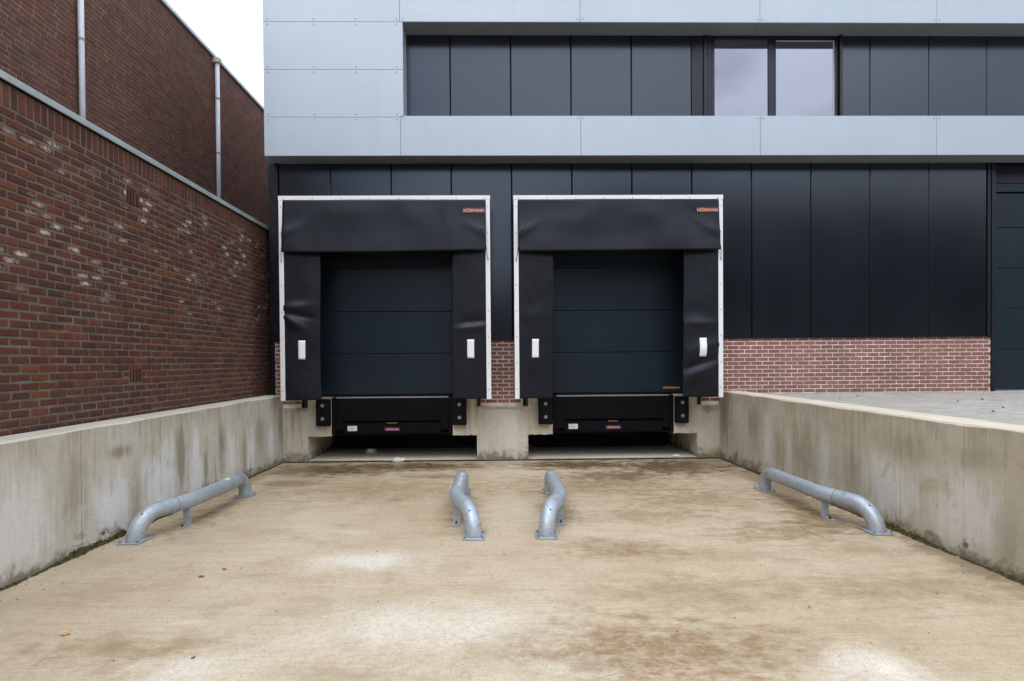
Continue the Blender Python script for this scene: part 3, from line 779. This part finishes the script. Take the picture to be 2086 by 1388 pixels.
# ------------------------------------------------------------------ dock shelters
def crease(x, z, spec):
    d = 0
    for (cx, cz, rx, rz, a, ang) in spec:
        u = (x-cx)*math.cos(ang)+(z-cz)*math.sin(ang); w_ = -(x-cx)*math.sin(ang)+(z-cz)*math.cos(ang)
        q = (u/rx)**2+(w_/rz)**2
        if q < 6: d += a*math.exp(-q*1.2)
    return d
def shelter(x0, x1, label, spec, seed):
    t = thing('dock_shelter', label, 'dock shelter', ((x0+x1)/2, -.3, 1.2), 'dock shelters')
    def P(o): return rebase(o, t)
    Z0, Z1 = 1.206, 4.872; Y1 = -.60
    fw = .082
    lean = .04
    for sgn, a, b_ in ((-1, x0, x0+.012), (1, x1-.012, x1)):
        P(box('side_wall', M['curtain'], t, a+.004*(-sgn), b_+.004*(-sgn), Y1+.03, .0, 1.25, Z1-.01))
    P(box('roof_sheet', M['curtain'], t, x0+.01, x1-.01, Y1+.03, .0, Z1-.03, Z1-.012))
    for a, b_, nm in ((x0, x0+fw, 'frame_post'), (x1-fw, x1, 'frame_post')):
        o = P(MB().prism([(a, Y1), (b_, Y1), (b_, Y1+.012), (b_-.02, Y1+.045), (a, Y1+.045)], 'z', Z0, Z1-.077).obj(nm, M['white_alu'], t, .003))
        rv = MB()
        for k in range(8):
            z = Z0+.18+k*.47
            if z < Z1-.1: rv.tube([((a+b_)/2, Y1+.002, z), ((a+b_)/2, Y1-.004, z)], .009, 8)
        P(rv.obj('rivet', M['rivet'], o)); 
    o = P(box('frame_beam', M['white_alu'], t, x0-.006, x1+.006, Y1-.003, Y1+.05, Z1-.075, Z1, .003))
    rv = MB()
    for k in range(8):
        x = x0+.09+k*(x1-x0-.18)/7; rv.tube([(x, Y1, Z1-.05), (x, Y1-.008, Z1-.05)], .009, 8)
    P(rv.obj('rivet', M['rivet'], o))
    rn = Vector((seed*3.7, seed*1.3, 0))
    # side flaps
    for side in (-1, 1):
        xa, xb = (x0+fw-.012, x0+.705) if side < 0 else (x1-.705, x1-fw+.012)
        def fl(u, v, xa=xa, xb=xb, side=side):
            x = xa+(xb-xa)*u; z = 1.212+(4.76-1.212)*v
            inn = u if side < 0 else 1-u
            y = Y1+.020 + .055*inn**1.5 + .012*mnoise.noise(Vector((x*1.3, z*.8, 0))+rn) + .004*mnoise.noise(Vector((x*5, z*4, 0))+rn)
            y -= crease(x, z, spec)
            xx = x + (.012*math.sin(z*1.7+seed)+.006*mnoise.noise(Vector((z*2, seed, 0))))*inn
            if z > 3.75: y += .10*(z-3.75)*inn+.03*(z-3.75)
            return (xx, min(y, Y1+.30), z)
        P(MB().grid(fl, 26, 110).obj('side_flap', M['curtain'], t, smooth=True, solid=.006))
        # white reflector on each flap
        cx = (x0+.381) if side < 0 else (x1-.36)
        yy = fl((cx-xa)/(xb-xa), (2.118-1.212)/(4.76-1.212))[1]
        def rf(u, v, cx=cx, fl=fl, xa=xa, xb=xb):
            x = cx-.062+.124*u; z = 1.950+.338*v
            q = fl((x-xa)/(xb-xa), (z-1.212)/(4.76-1.212)); return (q[0], q[1]-.006, q[2])
        P(MB().grid(rf, 4, 10).obj('reflector', M['reflector'], t, smooth=True, solid=.003))
    # head curtain
    hs = [(x0+.15, 4.22, .35, .09, .020, .5), (x1-.15, 4.22, .35, .09, .020, -.5), (x0+(x1-x0)*.36, 4.55, .5, .35, .025, .4), (x0+(x1-x0)*.62, 4.6, .6, .25, .02, -.5), (x0+(x1-x0)*.8, 4.45, .12, .5, .012, .2)]
    def hd(u, v):
        x = x0+fw-.010+(x1-x0-2*fw+.020)*u; z = 3.868+(4.80-3.868)*v
        b = 1-v
        y = Y1+.004 - .075*b**1.2 - crease(x, z, hs) + .014*mnoise.noise(Vector((x*1.1, z*1.7, 5))+rn)*min(1, 4*(1-v)) + .006*mnoise.noise(Vector((x*3.1, z*2.7, 9))+rn)*min(1, 4*(1-v))
        z2 = z - .012*b*math.sin((x-x0)*1.1+seed) - .015*b*(1-abs(2*u-1))
        return (x, y, z2)
    P(MB().grid(hd, 90, 30).obj('head_curtain', M['curtain'], t, smooth=True, solid=.006))
    for u in (.02, .98):
        q = hd(u, .40); P(MB().tube([(q[0], q[1]-.002, q[2]), (q[0], q[1]-.008, q[2])], .020, 12).obj('eyelet', M['hole'], t))
    for u, sx in ((0.0, -1), (1.0, 1)):
        q = hd(u, .03); 
        P(MB().tube([(q[0], q[1], q[2]+.05), (q[0]+sx*.008, q[1]-.004, q[2]-.06), (q[0]+sx*.03, Y1-.008, q[2]-.17), (q[0]+sx*.032, Y1-.010, q[2]-.20)], .006, 6, radii=[.005, .005, .005, .009]).obj('cord', M['black_steel'], t))
    # maker's plate
    lx = x1-.285; q = hd((lx-x0-fw)/(x1-x0-2*fw), (4.602-3.868)/.932)
    lp = P(box('logo_plate', M['logo_blue'], t, lx-.20, lx+.20, q[1]-.012, q[1]-.008, 4.602-.044, 4.602+.044))
    P(text_mesh('logo_text', 'HÖRMANN', M['logo_orange'], lp, lx, q[1]-.0135, 4.602, .37, .074))
    return t
shelter(-3.888, -.112, 'black dock shelter in white frame beside the dark brick building',
        [(-3.62, 2.88, .28, .10, .05, .1), (-3.66, 2.62, .26, .09, .045, -.55), (-3.55, 2.74, .30, .05, -.03, -.2), (-.42, 2.62, .26, .07, -.035, .1), (-.45, 2.50, .3, .06, .03, .1), (-3.4, 3.4, .2, .5, .012, 0), (-3.6, 1.5, .3, .3, .02, 0)], 1)
shelter(.316, 4.104, 'black dock shelter in white frame beside the red brick plinth and paved yard',
        [(3.75, 2.10, .40, .14, .035, .25), (3.72, 1.82, .42, .08, -.04, .35), (3.62, 1.62, .30, .15, .03, .4), (3.7, 2.55, .3, .08, .025, 0), (3.6, 2.78, .25, .12, -.015, 0), (.65, 1.5, .3, .3, -.02, .2), (.7, 2.7, .3, .15, .012, .1)], 2)

# ------------------------------------------------------------------ dock levellers and bumpers
def leveller(x0, x1, label):
    t = thing('dock_leveller', label, 'dock leveller', ((x0+x1)/2, 0, .5), 'dock levellers')
    def P(o): return rebase(o, t)
    for a, b_ in ((x0+.002, x0+.080), (x1-.080, x1-.002)):
        P(box('side_plate', M['black_steel'], t, a, b_, -.028, .30, .505, 1.222, .004))
    # hanging lip with raised tear pattern
    lip = P(box('lip', M['black_steel'], t, x0+.084, x1-.084, -.014, .02, .772, 1.200, .003))
    tp = MB(); nx, nz = 62, 12
    for i in range(nx):
        for k in range(nz):
            cx = x0+.11+(x1-x0-.22)*(i+.5)/nx; cz = .80+.37*(k+.5)/nz; w_, h_ = (.013, .004) if (i+k) % 2 else (.004, .012)
            j = len(tp.v); tp.v += [(cx-w_, -.0141, cz), (cx, -.0141, cz-h_), (cx+w_, -.0141, cz), (cx, -.0141, cz+h_), (cx, -.0195, cz)]
            tp.f += [(j, j+1, j+4), (j+1, j+2, j+4), (j+2, j+3, j+4), (j+3, j, j+4)]
    P(stuff(tp.obj('tread_pattern', M['black_steel'], lip)))
    P(box('deck_edge', M['bolt'], t, x0+.04, x1-.04, -.010, .45, 1.204, 1.222, .003))
    bar = P(box('front_bar', M['black_steel'], t, x0+.225, x1-.225, -.030, .06, .530, .722, .004))
    P(box('bar_shadow_gap', M['gap'], t, x0+.085, x1-.085, .03, .10, .53, .77))
    P(box('pit_dark_block', M['black_steel'], t, x0-.3, x1+.3, 1.35, 2.2, .03, .95))  # black box added to darken the back of the pit
    P(box('bottom_channel', M['black_steel'], t, x0+.082, x1-.082, -.012, .25, .505, .528, .003))
    for a, b_ in ((x0+.083, x0+.222), (x1-.222, x1-.083)): P(box('lip_holder', M['black_steel'], t, a, b_, -.034, .03, .600, .768, .004))
    # name plate, maker's plate, warning mark
    np_ = P(box('type_plate', M['label'], t, x0+.305, x0+.482, -.0335, -.0305, .583, .679))
    for k in range(5):
        P(box('print_line', M['label_print'], np_, x0+.325, x0+.325+(.12 if k % 2 else .09), -.0345, -.0337, .598+k*.015, .602+k*.015))
    xc = (x0+x1)/2
    lp = P(box('logo_plate', M['logo_blue'], t, xc-.145, xc+.145, -.0345, -.0305, .576, .648))
    P(text_mesh('logo_text', 'HÖRMANN', M['logo_orange'], lp, xc, -.0352, .612, .245, .046))
    P(box('yellow_mark', M['yellow'], t, xc-.10, xc+.09, -.025, .0, .7225, .732))
    return t
leveller(*LEV[0], 'black dock leveller with tread plate lip in the left loading dock')
leveller(*LEV[1], 'black dock leveller with tread plate lip in the right loading dock')
def bumper(x0, x1, label):
    t = thing('dock_bumper', label, 'bumper', ((x0+x1)/2, -.1, .68), 'dock bumpers')
    rebase(box('rubber_block', M['rubber'], t, x0, x1, -.15, -.024, .688, 1.196, .012), t)
    xc = (x0+x1)/2
    for z in (.83, 1.08):
        b_ = rebase(MB().tube([(xc, -.149, z), (xc, -.154, z)], .034, 20).obj('washer', M['bolt'], t, .002), t)
        rebase(MB().tube([(xc, -.153, z), (xc, -.168, z)], .018, 6).obj('bolt_head', M['bolt'], b_), t)
bumper(-3.418, -3.166, 'black rubber bumper on the left edge of the left dock')
bumper(-.850, -.592, 'black rubber bumper on the right edge of the left dock')
bumper(.777, 1.040, 'black rubber bumper on the left edge of the right dock')
bumper(3.392, 3.638, 'black rubber bumper on the right edge of the right dock')

# ------------------------------------------------------------------ drain channel
dr = thing('drain_channel', 'narrow black slotted drain channel along the foot of the docks', 'drain', (0, -.08, 0))
rebase(box('channel_frame', M['drain'], dr, -4.06, 4.25, -.118, -.112, -.02, .006), dr); rebase(box('channel_frame', M['drain'], dr, -4.06, 4.25, -.030, -.024, -.02, .006), dr)
rebase(box('channel_bed', M['gap'], dr, -4.06, 4.25, -.1115, -.0305, -.02, .0022), dr)
t = MB(); x = -4.05
while x < 4.24: t.box(x, x+.014, -.1115, -.0305, .0024, .0065); x += .03
rebase(stuff(t.obj('grating_bar', M['drain'], dr)), dr)

# ------------------------------------------------------------------ wheel guides
def arc_pts(p, c, n):  # quadratic-ish circular fillet through corner c
    pass
def wheel_guide(xm, xf, label, scr, seed):
    """pipe rises at the rear, runs forward at x=xm, swings out to xf and comes down at the front"""
    t = thing('wheel_guide', label, 'wheel guide', (xm, -3.7, floor_z(-3.7)), 'wheel guides in front of the docks')
    def P(o): return rebase(o, t)
    r = .084; h = .272; yr, yf = -2.72, -4.68
    zr, zf = floor_z(yr), floor_z(yf); path = []
    Rr = .20
    path.append(Vector((xm, yr, zr)))
    for k in range(0, 11):
        a = math.pi/2*k/10; path.append(Vector((xm, yr-Rr+Rr*math.cos(a), zr+h-Rr+Rr*math.sin(a))))
    ybend = -4.02
    zb = floor_z(ybend)+h
    d2 = Vector((xf-xm, yf-ybend, 0)); L2 = d2.length; d2 /= L2
    # soft horizontal bend
    for k in range(9):
        s = k/8; a = Vector((xm, ybend+.13, zb)); c = Vector((xm, ybend, zb)); e = c+d2*.13
        path.append(a*(1-s)**2+c*2*s*(1-s)+e*s*s)
    Rf = .27
    e0 = Vector((xm, ybend, zb))+d2*(L2-Rf)
    for k in range(13):
        a = math.pi/2*k/12
        path.append(e0+d2*(Rf*math.sin(a))+Vector((0, 0, -Rf+Rf*math.cos(a))))
    path.append(Vector((xf, yf, zf)))
    pipe = P(MB().tube(path, r, 32, caps=False).obj('pipe', M['galv'], t, smooth=True))
    # weld rings
    def ring(i, f=.5):
        a, b_ = path[i], path[i+1]; c = a.lerp(b_, f); d = (b_-a).normalized()
        P(MB().tube([c-d*.004, c+d*.004], r+.0022, 32, caps=False).obj('weld_seam', M['weld'], pipe))
    ring(10, .5); ring(20, .35); ring(11, .02)
    # base plates with bolts
    for (bx, by) in ((xm, yr), (xf, yf)):
        z = floor_z(by)
        bp = P(box('base_plate', M['galv'], t, bx-.115, bx+.115, by-.115, by+.115, z+.004, z+.018, .002))
        for sx in (-1, 1):
            for sy in (-1, 1):
                cx, cy = bx+sx*.09, by+sy*.09
                P(MB().tube([(cx, cy, z+.018), (cx, cy, z+.030)], .016, 6).tube([(cx, cy, z+.030), (cx, cy, z+.040)], .008, 8).obj('anchor_bolt', M['bolt'], bp))
    # intermediate foot
    out = 1 if xf > xm else -1
    ys_ = -4.10; xs_ = xm+out*.02; z = floor_z(ys_)
    ft = P(box('support_foot', M['galv'], t, xs_-.042, xs_+.042, ys_-.005, ys_+.005, z+.012, z+h-.05, .002))
    P(box('foot_plate', M['galv'], ft, xs_-.04 if out < 0 else xs_-.04, xs_+.04, ys_-.16, ys_+.01, z+.002, z+.011, .002))
    P(MB().tube([(xs_, ys_-.10, z+.011), (xs_, ys_-.10, z+.024)], .016, 6).tube([(xs_, ys_-.10, z+.024), (xs_, ys_-.10, z+.04)], .008, 8).obj('anchor_bolt', M['bolt_dark'], ft))
    # drain hole in the front elbow
    k = 26; c = path[k]; d = (path[k+1]-path[k-1]).normalized(); up = Vector((0, 0, 1)); nrm = (up-d*up.dot(d)).normalized()
    sd_ = d.cross(nrm)
    nn = (nrm*.92 + sd_*(.38 if out > 0 else -.38)).normalized()
    P(MB().tube([c+nn*(r-.004), c+nn*(r+.0012)], .0095, 12).obj('drain_hole', M['hole'], pipe))
    # scuffed patches: thin worn skins on the pipe
    rnd = random.Random(seed)
    for (ya, dy, th, w_) in scr:
        def sk(u, v, ya=ya, dy=dy, th=th, w_=w_):
            y = ya+dy*(u-.5); z0 = floor_z(y)+h; a = th+w_*(v-.5)*(1-(2*u-1)**2)**.5
            return (xm+math.sin(a)*(r+.0008), y, z0+math.cos(a)*(r+.0008))
        P(MB().grid(sk, 6, 6).obj('scuff_mark', M['scrape'], pipe, smooth=True))
    return t
wheel_guide(-3.555, -3.785, 'galvanised pipe wheel guide beside the grey concrete wall', [(-3.25, .10, .2, .9)], 1)
wheel_guide(-.500, -.258, 'scuffed galvanised pipe wheel guide, left one of the middle pair', [(-3.05+-.085*k, .045, .25+.05*math.sin(k*2), .5+.25*math.sin(k*1.7+1)) for k in range(9)], 2)
wheel_guide(.735, .503, 'galvanised pipe wheel guide, right one of the middle pair', [(-3.08, .03, -.2, .8)], 3)
wheel_guide(3.800, 4.025, 'galvanised pipe wheel guide beside the tan concrete wall', [], 4)

# ------------------------------------------------------------------ litter
def leaf(x, y, s, rot, mat, label):
    rnd = random.Random(x)
    def fn(u, v):
        l = u-.5; w_ = (v-.5)*math.sin(math.pi*min(.98, max(.02, u)))**.7*.62
        return (l*s, w_*s, .10*s*(l*l*3+abs(w_)*1.2)+.05*s*math.sin(u*7))
    o = MB().grid(fn, 8, 4).obj('leaf', mat, None, smooth=True, solid=.0012)
    o.location = (x, y, floor_z(y)+.006); o.rotation_euler = (0, 0, rot)
    return tag(o, label, 'leaf', 'fallen leaves')
leaf(-2.938, -6.657, .06, .3, M['leaf_orange'], 'orange leaf lying on the concrete near the bottom left corner')
leaf(-2.563, -5.667, .055, .2, M['leaf_brown'], 'dark brown leaf on the concrete, the nearer of two below the left pipe')
leaf(-2.448, -5.503, .045, -.4, M['leaf_brown'], 'brown leaf on the concrete, the farther of two below the left pipe')
leaf(-1.90, -6.98, .03, 1.2, M['leaf_brown'], 'small brown leaf near the bottom edge below the pale patch')
leaf(.05, -5.2, .03, .2, M['leaf_orange'], 'tiny orange leaf in front of the middle pipes')
def crumple(name, x, y, z, s, label, seed):
    t = MB(); rnd = random.Random(seed)
    def fn(u, v):
        th = 2*math.pi*u; ph = math.pi*v; k = 1+.45*mnoise.noise(Vector((math.cos(th)*2, math.sin(th)*2, ph*2+seed)))
        return (s*1.6*k*math.sin(ph)*math.cos(th), s*.8*k*math.sin(ph)*math.sin(th), s*.5*k*(math.cos(ph)+.6))
    t.grid(fn, 14, 8)
    o = t.obj(name, M['plastic']); o.location = (x, y, z)
    return tag(o, label, 'litter')
crumple('plastic_wrap', -1.88, -.10, .008, .075, 'crumpled white plastic lying on the drain before the left dock', 1)
crumple('plastic_wrap', -2.62, .85, .02, .085, 'crumpled pale plastic lying inside the left dock pit', 2)
crumple('paper_scrap', 3.45, .02, .02, .05, 'small white scrap at the edge of the right dock pit', 3)
gt = MB(); rnd = random.Random(21)
for k in range(520):
    y = -rnd.random()**.8*7.6; x = rnd.uniform(-4, 4.2)
    if rnd.random() < .35: x = 4.2-abs(rnd.gauss(0, .25)) if rnd.random() < .6 else -4.0+abs(rnd.gauss(0, .2))
    if rnd.random() < .25: y = -abs(rnd.gauss(.1, .12))-.1
    s = rnd.uniform(.002, .007); z = floor_z(y); i = len(gt.v)
    gt.v += [(x-s*rnd.uniform(.8, 2), y, z), (x, y-s, z), (x+s*rnd.uniform(.8, 2), y, z), (x, y+s, z), (x, y, z+s)]
    gt.f += [(i, i+1, i+4), (i+1, i+2, i+4), (i+2, i+3, i+4), (i+3, i, i+4)]
go = stuff(gt.obj('grit', M['grit'])); go['label'] = 'small grit and crumbs scattered over the concrete ramp'; go['category'] = 'grit'
st_ = MB(); rnd = random.Random(5)
for (x, y) in [(6.95, -2.3), (6.6, -3.4), (6.3, -1.0), (7.2, -4.4), (6.0, -3.9), (7.9, -3.6), (8.4, -1.8), (5.6, -1.6), (6.9, -4.9), (8.9, -2.8), (7.6, -2.0)]:
    s = rnd.uniform(.012, .03); i = len(st_.v)
    st_.v += [(x-s, y, YZ), (x, y-s, YZ), (x+s, y, YZ), (x, y+s, YZ), (x, y, YZ+s)]; st_.f += [(i, i+1, i+4), (i+1, i+2, i+4), (i+2, i+3, i+4), (i+3, i, i+4)]
so = stuff(st_.obj('pebbles', M['grit'])); so['label'] = 'dark pebbles scattered on the paved yard'; so['category'] = 'pebbles'

# ------------------------------------------------------------------ warehouse across the yard (mirrored in the glossy cladding)
wh = thing('warehouse', 'dark warehouse across the yard, seen only mirrored in the black cladding', 'building', (0, -40, 1.2))
rebase(box('wall', M['wh_wall'], wh, -60, 6, -60, -42, 1.2, 8.4), wh)
rebase(box('roof_edge', M['wh_trim'], wh, -60.2, 6.2, -60.2, -41.8, 8.4, 8.8), wh)
rebase(box('wall', M['wh_wall'], wh, 6.5, 90, -58, -30, 1.2, 14.0), wh)
rebase(box('roof_edge', M['wh_trim'], wh, 6.3, 90.2, -58.2, -29.8, 14.0, 14.4), wh)
